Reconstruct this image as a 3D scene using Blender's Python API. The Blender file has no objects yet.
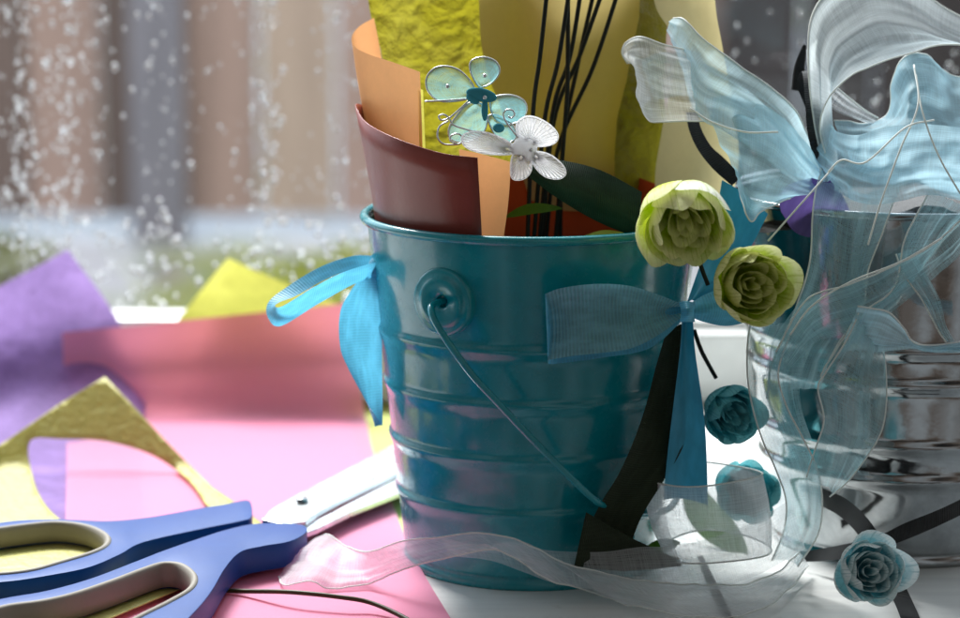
import bpy, bmesh, math, random
from mathutils import Vector, Matrix, noise
from mathutils.geometry import delaunay_2d_cdt
random.seed(7)
R = math.radians
C = bpy.context.scene.collection
sc = bpy.context.scene

# ------------------------------------------------------------------ camera, world, lamps, exposure
CAM = Vector((0.0, -1.0, 0.283)); PITCH = R(10.5); F = 2650.0; CX, CY = 480.0, 309.0
cd = bpy.data.cameras.new('camera'); cam = bpy.data.objects.new('camera', cd); C.objects.link(cam)
cam.location = CAM; cam.rotation_euler = (R(90) - PITCH, 0, 0)
cd.sensor_width = 36.0; cd.lens = 36.0 * F / 960.0
cd.clip_start = 0.05; cd.clip_end = 60.0
cd.dof.use_dof = True; cd.dof.focus_distance = 0.955; cd.dof.aperture_fstop = 8.5
sc.camera = cam
sc.view_settings.view_transform = 'Standard'; sc.view_settings.look = 'None'
sc.view_settings.exposure = 0.85; sc.view_settings.gamma = 1.0
sc.cycles.use_denoising = True
sc.cycles.max_bounces = 14; sc.cycles.transparent_max_bounces = 24
sc.cycles.transmission_bounces = 10; sc.cycles.caustics_reflective = False; sc.cycles.caustics_refractive = False
sc.cycles.sample_clamp_indirect = 8.0

def srgb(r, g, b):
    f = lambda c: (c / 255.0 / 12.92) if c / 255.0 <= 0.04045 else ((c / 255.0 + 0.055) / 1.055) ** 2.4
    return (f(r), f(g), f(b), 1.0)

w = bpy.data.worlds.new('World'); sc.world = w; w.use_nodes = True
nt = w.node_tree; nt.nodes.clear()
wo = nt.nodes.new('ShaderNodeOutputWorld'); bg = nt.nodes.new('ShaderNodeBackground')
tc = nt.nodes.new('ShaderNodeTexCoord'); sx = nt.nodes.new('ShaderNodeSeparateXYZ')
nt.links.new(tc.outputs['Generated'], sx.inputs[0])
mr = nt.nodes.new('ShaderNodeMapRange'); mr.inputs['From Min'].default_value = 0.05; mr.inputs['From Max'].default_value = 0.45
mr.interpolation_type = 'SMOOTHSTEP'
nt.links.new(sx.outputs['Y'], mr.inputs['Value'])
mz = nt.nodes.new('ShaderNodeMapRange'); mz.inputs['From Min'].default_value = -0.05; mz.inputs['From Max'].default_value = 0.25
nt.links.new(sx.outputs['Z'], mz.inputs['Value'])
mm = nt.nodes.new('ShaderNodeMath'); mm.operation = 'MULTIPLY'
nt.links.new(mr.outputs[0], mm.inputs[0]); nt.links.new(mz.outputs[0], mm.inputs[1])
mx = nt.nodes.new('ShaderNodeMix'); mx.data_type = 'RGBA'
nt.links.new(mm.outputs[0], mx.inputs['Factor'])
wn = nt.nodes.new('ShaderNodeTexNoise'); wn.inputs['Scale'].default_value = 2.6; wn.inputs['Detail'].default_value = 2.0
nt.links.new(tc.outputs['Generated'], wn.inputs['Vector'])
wr = nt.nodes.new('ShaderNodeValToRGB'); e_ = wr.color_ramp.elements      # dim room behind the camera: dark, brown, pale noise patches added for reflections
e_[0].position = .38; e_[0].color = (.008, .009, .010, 1); e_[1].position = .64; e_[1].color = (.21, .225, .235, 1)
e2 = e_.new(.50); e2.color = (.085, .066, .054, 1)
nt.links.new(wn.outputs['Fac'], wr.inputs[0]); nt.links.new(wr.outputs[0], mx.inputs[6])
mx.inputs[7].default_value = (1.25, 1.42, 1.6, 1)          # overcast sky outside the window
nt.links.new(mx.outputs[2], bg.inputs['Color']); bg.inputs['Strength'].default_value = 1.0
nt.links.new(bg.outputs[0], wo.inputs[0])

def lamp(name, loc, target, size, power, col):
    l = bpy.data.lights.new(name, 'AREA'); l.shape = 'DISK'; l.size = size; l.energy = power; l.color = col
    o = bpy.data.objects.new(name, l); C.objects.link(o); o.location = loc
    o.rotation_euler = (Vector(target) - Vector(loc)).to_track_quat('-Z', 'Y').to_euler()
    return o
lamp('window_daylight', (-0.65, 1.45, 1.80), (0.0, 0.05, 0.03), 0.8, 80, (1.0, 0.985, 0.97))
lamp('outdoor_skylight', (-0.6, 2.3, 3.2), (-0.3, 4.9, 0.1), 2.2, 160, (1.0, 0.97, 0.93))

# ------------------------------------------------------------------ helpers
_f = Vector((0, math.cos(PITCH), -math.sin(PITCH))); _u = Vector((0, math.sin(PITCH), math.cos(PITCH))); _r = Vector((1, 0, 0))
def ray(px, py): return _f * F + _r * (px - CX) + _u * (CY - py)
def P(px, py, Y):
    d = ray(px, py); return CAM + d * ((Y - CAM.y) / d.y)
def T(px, py, z=0.0):
    d = ray(px, py); return CAM + d * ((z - CAM.z) / d.z)
def Q(p, z0=0.003):
    if isinstance(p, Vector): return p
    return T(p[0], p[1], z0) if len(p) == 2 or p[2] is None else P(*p)

def tag(o, label=None, cat=None, group=None, kind=None):
    if label: o['label'] = label
    if cat: o['category'] = cat
    if group: o['group'] = group
    if kind: o['kind'] = kind
    return o
def empty(name, loc, label, cat, group=None):
    o = bpy.data.objects.new(name, None); C.objects.link(o); o.location = loc; o.empty_display_size = .01
    bpy.context.view_layer.update()
    return tag(o, label, cat, group)
def link(name, bm, mat, parent=None, smooth=True):
    me = bpy.data.meshes.new(name)
    bmesh.ops.recalc_face_normals(bm, faces=bm.faces) if name not in NOREC else None
    bm.to_mesh(me); bm.free()
    if smooth:
        for p in me.polygons: p.use_smooth = True
    me.materials.append(mat)
    o = bpy.data.objects.new(name, me); C.objects.link(o)
    if parent:
        o.parent = parent
        if parent.parent is None: o.matrix_parent_inverse = Matrix.Translation(-parent.location)
    return o
NOREC = set()
def home(o, loc=None):
    """move a one-mesh thing's origin to its base"""
    me = o.data; vs = [v.co for v in me.vertices]
    c = Vector((sum(v.x for v in vs) / len(vs), sum(v.y for v in vs) / len(vs), min(v.z for v in vs)))
    me.transform(Matrix.Translation(-c)); o.location = c
    return o
def cr(p0, p1, p2, p3, t):
    return 0.5 * ((2 * p1) + (p2 - p0) * t + (2 * p0 - 5 * p1 + 4 * p2 - p3) * t * t + (3 * p1 - p0 - 3 * p2 + p3) * t ** 3)
def spline(pts, n, closed=False):
    k = len(pts); out = []
    if closed:
        for i in range(k):
            for j in range(n): out.append(cr(pts[i - 1], pts[i], pts[(i + 1) % k], pts[(i + 2) % k], j / n))
        return out
    if k == 2: return [pts[0].lerp(pts[1], j / n) for j in range(n + 1)]
    e = [2 * pts[0] - pts[1]] + list(pts) + [2 * pts[-1] - pts[-2]]
    for i in range(k - 1):
        for j in range(n): out.append(cr(e[i], e[i + 1], e[i + 2], e[i + 3], j / n))
    out.append(pts[-1].copy()); return out
def resamp(pts, m):
    """m+1 points evenly along a polyline"""
    L = [0.0]
    for a, b in zip(pts, pts[1:]): L.append(L[-1] + (b - a).length)
    out = []; j = 0
    for i in range(m + 1):
        s = L[-1] * i / m
        while j < len(L) - 2 and L[j + 1] < s: j += 1
        d = L[j + 1] - L[j]
        out.append(pts[j].lerp(pts[j + 1], 0 if d < 1e-9 else min(1, (s - L[j]) / d)))
    return out
def surf(rows, nu=60, nv=8, wob=0.0, wf=60.0, bow=0.0, zmin=None, fold=None):
    """smooth sheet through rows of control points; returns bmesh, edge polylines. u runs along each row."""
    R_ = [resamp(spline([Q(p) for p in r], 12), nu) for r in rows]
    grid = []
    cols = [spline([r[i] for r in R_], max(1, nv // max(1, len(R_) - 1))) for i in range(nu + 1)]
    NV = len(cols[0])
    bm = bmesh.new(); uv = bm.loops.layers.uv.new('UVMap')
    V = []; UV = []
    length = sum((R_[0][i + 1] - R_[0][i]).length for i in range(nu)) or 1
    wid = sum((cols[nu // 2][j + 1] - cols[nu // 2][j]).length for j in range(NV - 1))
    for i in range(nu + 1):
        a = cols[i]; row = []
        for j in range(NV):
            p = a[j].copy()
            if wob or bow or fold:
                t = a[-1] - a[0]; du = (cols[min(nu, i + 1)][j] - cols[max(0, i - 1)][j])
                n = t.cross(du)
                if n.length > 1e-12:
                    n.normalize()
                    if wob:
                        q_ = p * wf + Vector((3.1, 1.7, len(rows)))
                        p += n * wob * (noise.noise(q_) + .45 * (abs(noise.noise(q_ * 2.3)) - .3) + .2 * noise.noise(q_ * 5))
                    if fold: p += n * fold[0] * (noise.noise(Vector((i / nu * 1.6, j / (NV - 1) * fold[1], fold[2]))) + .5 * noise.noise(Vector((i / nu * 4, j / (NV - 1) * fold[1] * 2.1, fold[2] + 5))))
                    if bow: p += n * bow * math.sin(math.pi * j / (NV - 1))
            if zmin is not None: p.z = max(p.z, zmin)
            row.append(bm.verts.new(p))
        V.append(row)
    for i in range(nu):
        for j in range(NV - 1):
            try: f = bm.faces.new((V[i][j], V[i + 1][j], V[i + 1][j + 1], V[i][j + 1]))
            except ValueError: continue
            for lp, (a, b) in zip(f.loops, ((i, j), (i + 1, j), (i + 1, j + 1), (i, j + 1))):
                lp[uv].uv = (a / nu * length * 100, b / (NV - 1) * wid * 100)      # uv in centimetres
    e0 = [V[i][0].co.copy() for i in range(nu + 1)]; e1 = [V[i][-1].co.copy() for i in range(nu + 1)]
    return bm, e0, e1
def tube(bm, pts, r, n=8, closed=False, r1=None):
    k = len(pts); rings = []; up = Vector((0, 0, 1)); prev = None
    for i, p in enumerate(pts):
        a = pts[i - 1] if (i > 0 or closed) else p; b = pts[(i + 1) % k] if (i < k - 1 or closed) else p
        t = (b - a); t = t.normalized() if t.length > 1e-9 else Vector((1, 0, 0))
        if prev is None:
            x = t.cross(up);
            if x.length < .1: x = t.cross(Vector((1, 0, 0)))
        else: x = prev - t * prev.dot(t)
        x.normalize(); prev = x; y = t.cross(x)
        rr = r if r1 is None else r + (r1 - r) * i / (k - 1)
        rings.append([bm.verts.new(p + (x * math.cos(2 * math.pi * j / n) + y * math.sin(2 * math.pi * j / n)) * rr) for j in range(n)])
    for i in range(k if closed else k - 1):
        A, B = rings[i], rings[(i + 1) % k]
        for j in range(n): bm.faces.new((A[j], A[(j + 1) % n], B[(j + 1) % n], B[j]))
    if not closed:
        bm.faces.new(rings[0][::-1]); bm.faces.new(rings[-1])
def lathe(bm, prof, c, n=96, caps=False):
    rings = []
    for r, z in prof:
        if r < 1e-7: rings.append([bm.verts.new((c[0], c[1], c[2] + z))])
        else: rings.append([bm.verts.new((c[0] + r * math.cos(2 * math.pi * j / n), c[1] + r * math.sin(2 * math.pi * j / n), c[2] + z)) for j in range(n)])
    for A, B in zip(rings, rings[1:]):
        for j in range(n):
            if len(A) == 1 and len(B) == 1: continue
            if len(A) == 1: bm.faces.new((A[0], B[(j + 1) % n], B[j]))
            elif len(B) == 1: bm.faces.new((A[j], A[(j + 1) % n], B[0]))
            else: bm.faces.new((A[j], A[(j + 1) % n], B[(j + 1) % n], B[j]))
def box(bm, lo, hi):
    vs = [bm.verts.new((x, y, z)) for x in (lo[0], hi[0]) for y in (lo[1], hi[1]) for z in (lo[2], hi[2])]
    for f in ((0, 1, 3, 2), (4, 6, 7, 5), (0, 4, 5, 1), (2, 3, 7, 6), (0, 2, 6, 4), (1, 5, 7, 3)):
        bm.faces.new([vs[i] for i in f])
def ball(bm, c, rx, ry=None, rz=None, nu=14, nv=10, rot=None):
    ry = ry or rx; rz = rz or rx
    M = (rot or Matrix.Identity(3))
    top = bm.verts.new(Vector(c) + M @ Vector((0, 0, rz))); bot = bm.verts.new(Vector(c) + M @ Vector((0, 0, -rz))); rg = []
    for i in range(1, nv):
        a = math.pi * i / nv
        rg.append([bm.verts.new(Vector(c) + M @ Vector((rx * math.sin(a) * math.cos(2 * math.pi * j / nu), ry * math.sin(a) * math.sin(2 * math.pi * j / nu), rz * math.cos(a)))) for j in range(nu)])
    for j in range(nu):
        bm.faces.new((top, rg[0][j], rg[0][(j + 1) % nu])); bm.faces.new((bot, rg[-1][(j + 1) % nu], rg[-1][j]))
        for A, B in zip(rg, rg[1:]): bm.faces.new((A[j], B[j], B[(j + 1) % nu], A[(j + 1) % nu]))
def inside(p, poly):
    x, y = p; c = False; n = len(poly)
    for i in range(n):
        x1, y1 = poly[i]; x2, y2 = poly[i - 1]
        if (y1 > y) != (y2 > y) and x < (x2 - x1) * (y - y1) / (y2 - y1) + x1: c = not c
    return c
def smooth2(pts, n=6, closed=True):
    return [(v.x, v.y) for v in spline([Vector((a, b, 0)) for a, b in pts], n, closed)]
def cut(outer, holes, fn, step, thick=0.0):
    """flat outline with holes, filled, mapped by fn(x, y) -> point; thick > 0 extrudes down/back"""
    verts = []; edges = []
    for lp in [outer] + holes:
        b = len(verts); verts += [Vector(p) for p in lp]
        edges += [(b + i, b + (i + 1) % len(lp)) for i in range(len(lp))]
    xs = [p[0] for p in outer]; ys = [p[1] for p in outer]
    x = min(xs)
    if step:
        while x < max(xs):
            y = min(ys)
            while y < max(ys):
                q = (x + .31 * step, y + .17 * step)
                if inside(q, outer) and not any(inside(q, h) for h in holes): verts.append(Vector(q))
                y += step
            x += step
    r = delaunay_2d_cdt(verts, edges, [], 0, 1e-6)
    bm = bmesh.new(); uv = bm.loops.layers.uv.new('UVMap')
    V = [bm.verts.new(fn(v[0], v[1])) for v in r[0]]
    for f in r[2]:
        cx = sum(r[0][i][0] for i in f) / len(f); cy = sum(r[0][i][1] for i in f) / len(f)
        if inside((cx, cy), outer) and not any(inside((cx, cy), h) for h in holes):
            ff = bm.faces.new([V[i] for i in f])
            for lp, i in zip(ff.loops, f): lp[uv].uv = (r[0][i][0] * .04, r[0][i][1] * .04)
    bmesh.ops.delete(bm, geom=[v for v in bm.verts if not v.link_faces], context='VERTS')
    if thick:
        g = bmesh.ops.extrude_face_region(bm, geom=list(bm.faces))
        vs = [e for e in g['geom'] if isinstance(e, bmesh.types.BMVert)]
        bmesh.ops.translate(bm, vec=(0, 0, -thick), verts=vs)
    return bm
def bevel(o, wdt, seg=3, ang=40):
    m = o.modifiers.new('bevel', 'BEVEL'); m.width = wdt; m.segments = seg; m.limit_method = 'ANGLE'; m.angle_limit = R(ang)
    m.harden_normals = False
    return o

# ------------------------------------------------------------------ materials
def mat(name):
    m = bpy.data.materials.new(name); m.use_nodes = True; t = m.node_tree
    return m, t, t.nodes['Principled BSDF'], t.nodes['Material Output']
def N(t, kind, **kw):
    n = t.nodes.new(kind)
    for k, v in kw.items():
        if k in n.inputs: n.inputs[k].default_value = v
        else: setattr(n, k, v)
    return n
def mixc(t, a, b, fac, blend='MIX'):
    n = t.nodes.new('ShaderNodeMix'); n.data_type = 'RGBA'; n.blend_type = blend
    for s, v in ((0, fac), (6, a), (7, b)):
        if hasattr(v, 'is_linked') or isinstance(v, bpy.types.NodeSocket): t.links.new(v, n.inputs[s])
        else: n.inputs[s].default_value = v
    return n.outputs[2]
def ramp(t, src, p0, p1, c0=(0, 0, 0, 1), c1=(1, 1, 1, 1)):
    n = t.nodes.new('ShaderNodeValToRGB'); n.color_ramp.elements[0].position = p0; n.color_ramp.elements[1].position = p1
    n.color_ramp.elements[0].color = c0; n.color_ramp.elements[1].color = c1
    t.links.new(src, n.inputs[0]); return n.outputs[0]
def coord(t, kind='Object'):
    return t.nodes.new('ShaderNodeTexCoord').outputs[kind]
def noi(t, vec, scale, detail=4, rough=.55):
    n = t.nodes.new('ShaderNodeTexNoise'); n.inputs['Scale'].default_value = scale; n.inputs['Detail'].default_value = detail
    n.inputs['Roughness'].default_value = rough; t.links.new(vec, n.inputs['Vector']); return n.outputs['Fac']
def bump(t, h, strength, dist, normal_in):
    n = t.nodes.new('ShaderNodeBump'); n.inputs['Strength'].default_value = strength; n.inputs['Distance'].default_value = dist
    t.links.new(h, n.inputs['Height']); t.links.new(n.outputs[0], normal_in); return n.outputs[0]
def mapping(t, vec, sx=1, sy=1, sz=1, rz=0):
    n = t.nodes.new('ShaderNodeMapping'); n.inputs['Scale'].default_value = (sx, sy, sz); n.inputs['Rotation'].default_value = (0, 0, rz)
    t.links.new(vec, n.inputs['Vector']); return n.outputs[0]

def paint(name, col, rough=.15, coat=.6, nstr=.06, var=.08):
    m, t, b, o = mat(name); v = coord(t)
    f = noi(t, v, 90, 5)
    c2 = tuple(min(1, x * (1 - var * 2)) for x in col[:3]) + (1,)
    dust = ramp(t, noi(t, v, 900, 3, .8), .73, .78)
    t.links.new(mixc(t, mixc(t, col, c2, ramp(t, f, .35, .7)), (.35, .42, .42, 1), dust), b.inputs['Base Color'])
    b.inputs['Roughness'].default_value = rough
    b.inputs['Coat Weight'].default_value = coat; b.inputs['Coat Roughness'].default_value = .10
    bump(t, noi(t, v, 55, 3), nstr, .002, b.inputs['Normal'])
    rr = ramp(t, noi(t, v, 160, 6, .7), .35, .8, (rough * .8,) * 3 + (1,), (rough * 2.2,) * 3 + (1,))
    t.links.new(rr, b.inputs['Roughness'])
    return m
def plastic(name, col, rough=.35, spec=.4):
    m, t, b, o = mat(name); v = coord(t)
    t.links.new(mixc(t, col, tuple(x * .86 for x in col[:3]) + (1,), ramp(t, noi(t, v, 70, 6, .7), .3, .75)), b.inputs['Base Color'])
    b.inputs['Roughness'].default_value = rough; b.inputs['Specular IOR Level'].default_value = spec
    bump(t, noi(t, v, 1400, 3), .08, .0004, b.inputs['Normal'])
    return m
def paper(name, col, back=None, trans=.45, crinkle=0.0, rough=.6, gloss=.25, metal=0.0, cscale=60, fiber=.08, tcol=None):
    """paper or foil: diffuse + light coming through"""
    m, t, b, o = mat(name); v = coord(t)
    base = mixc(t, col, tuple(x * (1 - fiber * 3) for x in col[:3]) + (1,), ramp(t, noi(t, v, 220, 8, .75), .3, .72))
    if fiber > .05: base = mixc(t, base, tuple(min(1, x * 1.12 + .02) for x in col[:3]) + (1,), ramp(t, noi(t, v, 35, 5, .6), .45, .7))
    t.links.new(base, b.inputs['Base Color']); b.inputs['Roughness'].default_value = rough
    b.inputs['Specular IOR Level'].default_value = gloss; b.inputs['Metallic'].default_value = metal
    tr = t.nodes.new('ShaderNodeBsdfTranslucent')
    if tcol: tr.inputs['Color'].default_value = tcol
    else: t.links.new(base, tr.inputs['Color'])
    ms = t.nodes.new('ShaderNodeMixShader'); ms.inputs[0].default_value = trans
    t.links.new(b.outputs[0], ms.inputs[1]); t.links.new(tr.outputs[0], ms.inputs[2]); t.links.new(ms.outputs[0], o.inputs[0])
    if crinkle:
        vo = t.nodes.new('ShaderNodeTexVoronoi'); vo.feature = 'SMOOTH_F1'; vo.inputs['Scale'].default_value = cscale
        dn = t.nodes.new('ShaderNodeTexNoise'); dn.inputs['Scale'].default_value = cscale * .7; t.links.new(v, dn.inputs['Vector'])
        t.links.new(mixc(t, v, dn.outputs['Color'], .12), vo.inputs['Vector'])
        n = bump(t, mixc(t, vo.outputs['Distance'], noi(t, v, cscale * 2.2, 6, .6), .55), crinkle, .008, b.inputs['Normal'])
        t.links.new(n, tr.inputs['Normal'])
    else:
        bump(t, noi(t, v, 500, 5), .12, .0006, b.inputs['Normal'])
    return m
def ribbon_mat(name, col, rib=9.0, ribdir=0, trans=.35, rough=.45, sheen=.5, rstr=.5, dark=.75):
    """woven ribbon, ribs per centimetre across (ribdir 0 = ribs run across the width)"""
    m, t, b, o = mat(name); uvc = coord(t, 'UV')
    wv = t.nodes.new('ShaderNodeTexWave'); wv.inputs['Scale'].default_value = rib / 3.2; wv.bands_direction = 'X' if ribdir == 0 else 'Y'
    wv.inputs['Distortion'].default_value = .15
    t.links.new(uvc, wv.inputs['Vector'])
    f = noi(t, mapping(t, uvc, .7, 2.5, 1), 1.2, 3)
    c = mixc(t, col, tuple(x * dark for x in col[:3]) + (1,), wv.outputs['Fac'])
    c = mixc(t, c, tuple(min(1, x * 1.25 + .01) for x in col[:3]) + (1,), ramp(t, f, .4, .75))
    t.links.new(c, b.inputs['Base Color']); b.inputs['Roughness'].default_value = rough
    b.inputs['Sheen Weight'].default_value = sheen; b.inputs['Sheen Roughness'].default_value = .35
    bump(t, wv.outputs['Fac'], rstr, .0006, b.inputs['Normal'])
    tr = t.nodes.new('ShaderNodeBsdfTranslucent'); t.links.new(c, tr.inputs['Color'])
    ms = t.nodes.new('ShaderNodeMixShader'); ms.inputs[0].default_value = trans
    t.links.new(b.outputs[0], ms.inputs[1]); t.links.new(tr.outputs[0], ms.inputs[2]); t.links.new(ms.outputs[0], o.inputs[0])
    return m
def sheer(name, col, cover=.5, trans=.5, streak=.25, fine=26):
    """woven transparent fabric: a share of each patch is thread, the rest is open"""
    m, t, b, o = mat(name); uvc = coord(t, 'UV')
    b.inputs['Base Color'].default_value = col; b.inputs['Roughness'].default_value = .4
    b.inputs['Sheen Weight'].default_value = .3; b.inputs['Specular IOR Level'].default_value = .25
    tr = t.nodes.new('ShaderNodeBsdfTranslucent'); tr.inputs['Color'].default_value = col
    ms = t.nodes.new('ShaderNodeMixShader'); ms.inputs[0].default_value = trans
    t.links.new(b.outputs[0], ms.inputs[1]); t.links.new(tr.outputs[0], ms.inputs[2])
    tp = t.nodes.new('ShaderNodeBsdfTransparent')
    out = t.nodes.new('ShaderNodeMixShader')
    st = noi(t, mapping(t, uvc, .6, fine, 1), 1.0, 3, .6); st2 = noi(t, mapping(t, uvc, fine, .6, 1), 1.0, 3, .6)
    s = mixc(t, st, st2, .5)
    lo = max(0, cover - streak); hi = min(1, cover + streak)
    fac = ramp(t, s, .36, .64, (lo,) * 3 + (1,), (hi,) * 3 + (1,))
    wv = t.nodes.new('ShaderNodeTexWave'); wv.inputs['Scale'].default_value = 6.5; wv.bands_direction = 'Y'; wv.inputs['Distortion'].default_value = 1.5
    wv.inputs['Detail'].default_value = 0; wv.inputs['Detail Scale'].default_value = .3
    t.links.new(uvc, wv.inputs['Vector'])
    fac = mixc(t, fac, wv.outputs['Color'], .08)
    # seen at a grazing angle the threads close up
    lw = t.nodes.new('ShaderNodeLayerWeight'); lw.inputs['Blend'].default_value = .28
    ad = t.nodes.new('ShaderNodeMath'); ad.operation = 'MULTIPLY_ADD'; ad.use_clamp = True
    t.links.new(lw.outputs['Facing'], ad.inputs[0]); ad.inputs[1].default_value = .55; t.links.new(fac, ad.inputs[2])
    t.links.new(ad.outputs[0], out.inputs[0]); t.links.new(tp.outputs[0], out.inputs[1]); t.links.new(ms.outputs[0], out.inputs[2])
    t.links.new(out.outputs[0], o.inputs[0])
    bump(t, s, .25, .001, b.inputs['Normal'])
    return m
def metal(name, col, rough=.12, smudge=.25, bumpy=.15):
    m, t, b, o = mat(name); v = coord(t)
    b.inputs['Metallic'].default_value = 1.0
    t.links.new(mixc(t, col, tuple(x * .6 for x in col[:3]) + (1,), ramp(t, noi(t, v, 60, 7, .7), .45, .75)), b.inputs['Base Color'])
    t.links.new(ramp(t, noi(t, v, 110, 6, .7), .4, .75, (rough,) * 3 + (1,), (rough + smudge,) * 3 + (1,)), b.inputs['Roughness'])
    bump(t, noi(t, v, 45, 4), bumpy, .002, b.inputs['Normal'])
    return m

M = {}
M['teal'] = paint('teal_enamel', (0.0, .27, .325, 1), .19, .5, .03)
M['steel'] = metal('galvanised_steel', (.40, .42, .43, 1), .06, .12, .10)
M['blade'] = metal('blade_steel', (.72, .75, .76, 1), .26, .12, .02)
M['blue'] = plastic('blue_handle_plastic', (.0, .050, .235, 1), .42, .25)
M['grey'] = plastic('grey_grip_rubber', srgb(142, 136, 126), .55, .2)
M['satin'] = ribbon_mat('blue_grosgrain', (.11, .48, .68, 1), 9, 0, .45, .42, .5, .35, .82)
M['satin_shaded'] = ribbon_mat('blue_grosgrain_shaded', (.16, .42, .50, 1), 7, 0, .2, .40, .7, .6, .75)  # same ribbon, greyer: the front loop's shade and sheen put into the colour
M['satin_plain'] = ribbon_mat('blue_satin', (.03, .33, .52, 1), 30, 1, .3, .35, .3, .1, .95)
M['dkgreen'] = ribbon_mat('dark_green_velvet', (.008, .020, .003, 1), 14, 0, .05, .8, .03)
M['bottle'] = ribbon_mat('bottle_green_ribbon', (.006, .038, .014, 1), 14, 0, .15, .6, .04)
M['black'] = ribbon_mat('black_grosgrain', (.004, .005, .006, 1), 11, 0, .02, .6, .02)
M['purple_rib'] = ribbon_mat('purple_ribbon', (.16, .10, .36, 1), 20, 0, .35, .4, .3, .1)
M['org_veil'] = sheer('white_organza_loop', (.80, .90, .93, 1), .46, .6, .14)
M['org_blue'] = sheer('pale_blue_organza', (.62, .86, .95, 1), .62, .65, .16)
M['org_deep'] = sheer('blue_organza_doubled', (.52, .82, .94, 1), .62, .65, .14)
M['org_white'] = sheer('white_organza', (.88, .92, .94, 1), .38, .5, .18)
M['org_grey'] = sheer('ice_organza', (.42, .68, .74, 1), .38, .45, .13)
M['thread'] = ribbon_mat('selvedge_thread', (.80, .84, .80, 1), 20, 0, .3, .5, .2)
M['wing_teal'] = sheer('teal_net', (.25, .62, .70, 1), .50, .5, .2, 14)
M['wing_white'] = sheer('white_net', (.95, .95, .98, 1), .74, .6, .22, 14)
M['wire_silver'] = metal('silver_wire', (.75, .78, .78, 1), .3, .2, 0)
M['felt_teal'] = plastic('teal_felt', (.06, .33, .42, 1), .9, .1)
M['felt_white'] = paper('white_fluff', (.97, .97, .98, 1), trans=.8, rough=.9, fiber=.01)
M['maroon'] = paper('maroon_card', (.27, .055, .04, 1), trans=.03, rough=.30, gloss=.35, fiber=.03)
M['orange'] = paper('orange_card', (.92, .46, .20, 1), trans=.42, rough=.6, fiber=.03)
M['redorange'] = paper('red_orange_card', (.45, .06, .015, 1), trans=.3, rough=.6, fiber=.03)
M['lime'] = paper('lime_foil_tissue', (.28, .25, .014, 1), trans=.55, crinkle=1.0, rough=.34, gloss=.6, fiber=.06, cscale=55)
M['tan'] = paper('tan_card', (.62, .50, .22, 1), trans=.50, rough=.6, fiber=.02)
M['cream'] = paper('cream_card', (.68, .58, .30, 1), trans=.42, rough=.6, fiber=.02)
M['pink'] = paper('pink_card', (.78, .39, .60, 1), trans=.50, rough=.6, fiber=.02, tcol=(.95, .30, .36, 1))
M['lilac'] = paper('lilac_tissue', (.38, .25, .56, 1), trans=.5, rough=.7, crinkle=.2, fiber=.10)
M['yellow'] = paper('yellow_tissue', (.62, .62, .12, 1), trans=.5, rough=.7, crinkle=.15, fiber=.06)
M['yellowcard'] = paper('yellow_foil_card', (.72, .68, .22, 1), trans=.30, rough=.5, crinkle=.28, gloss=.4, fiber=.04, cscale=80)
M['greensheet'] = paper('pale_green_sheet', (.60, .66, .22, 1), trans=.3, rough=.6, fiber=.03)
M['petal_green'] = paper('lime_petal', (.50, .60, .05, 1), trans=.35, rough=.6, fiber=.08)
M['petal_teal'] = paper('teal_petal', (.05, .36, .40, 1), trans=.3, rough=.6, fiber=.08)
M['petal_pale'] = paper('pale_teal_petal', (.20, .50, .55, 1), trans=.25, rough=.6, fiber=.08)
M['leaf'] = paper('leaf_cloth', (.06, .15, .01, 1), trans=.35, rough=.6, fiber=.08)
M['wire_black'] = plastic('black_paper_wire', (.008, .012, .008, 1), .5, .3)
M['twig'] = plastic('brown_green_wire', (.05, .04, .01, 1), .5, .3)
M['white_paint'] = plastic('white_gloss_paint', (.82, .83, .82, 1), .3, .5)
def petal_two(name, inner, edge):
    m = paper(name, inner, trans=.38, rough=.8, gloss=.1, fiber=.05, crinkle=.10, cscale=160); t = m.node_tree
    b = t.nodes['Principled BSDF']; v = coord(t, 'UV'); s = t.nodes.new('ShaderNodeSeparateXYZ'); t.links.new(v, s.inputs[0])
    add = t.nodes.new('ShaderNodeMath'); add.operation = 'MULTIPLY_ADD'
    t.links.new(noi(t, mapping(t, v, 3, 3, 1), 3, 4), add.inputs[0]); add.inputs[1].default_value = .35; t.links.new(s.outputs['Y'], add.inputs[2])
    c = mixc(t, inner, edge, ramp(t, add.outputs[0], .70, 1.15))
    c = mixc(t, c, tuple(x * .72 for x in inner[:3]) + (1,), ramp(t, noi(t, mapping(t, v, 22, 1.2, 1), 1.0, 4), .52, .74))
    for l in list(t.links):
        if l.to_socket == b.inputs['Base Color']: t.links.remove(l)
    t.links.new(c, b.inputs['Base Color'])
    for n in t.nodes:
        if n.bl_idname == 'ShaderNodeBsdfTranslucent': t.links.new(c, n.inputs['Color'])
    return m
M['petal_lime'] = petal_two('lime_white_petal', (.62, .74, .05, 1), (.86, .88, .50, 1))
M['petal_white'] = petal_two('white_petal', (.62, .72, .25, 1), (.88, .90, .80, 1))
M['petal_olive'] = petal_two('olive_petal', (.55, .66, .05, 1), (.84, .86, .45, 1))
M['petal_tl'] = petal_two('teal_white_petal', (.07, .48, .55, 1), (.25, .66, .70, 1))
M['petal_ice'] = petal_two('ice_teal_petal', (.28, .62, .68, 1), (.88, .96, .96, 1))
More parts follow.
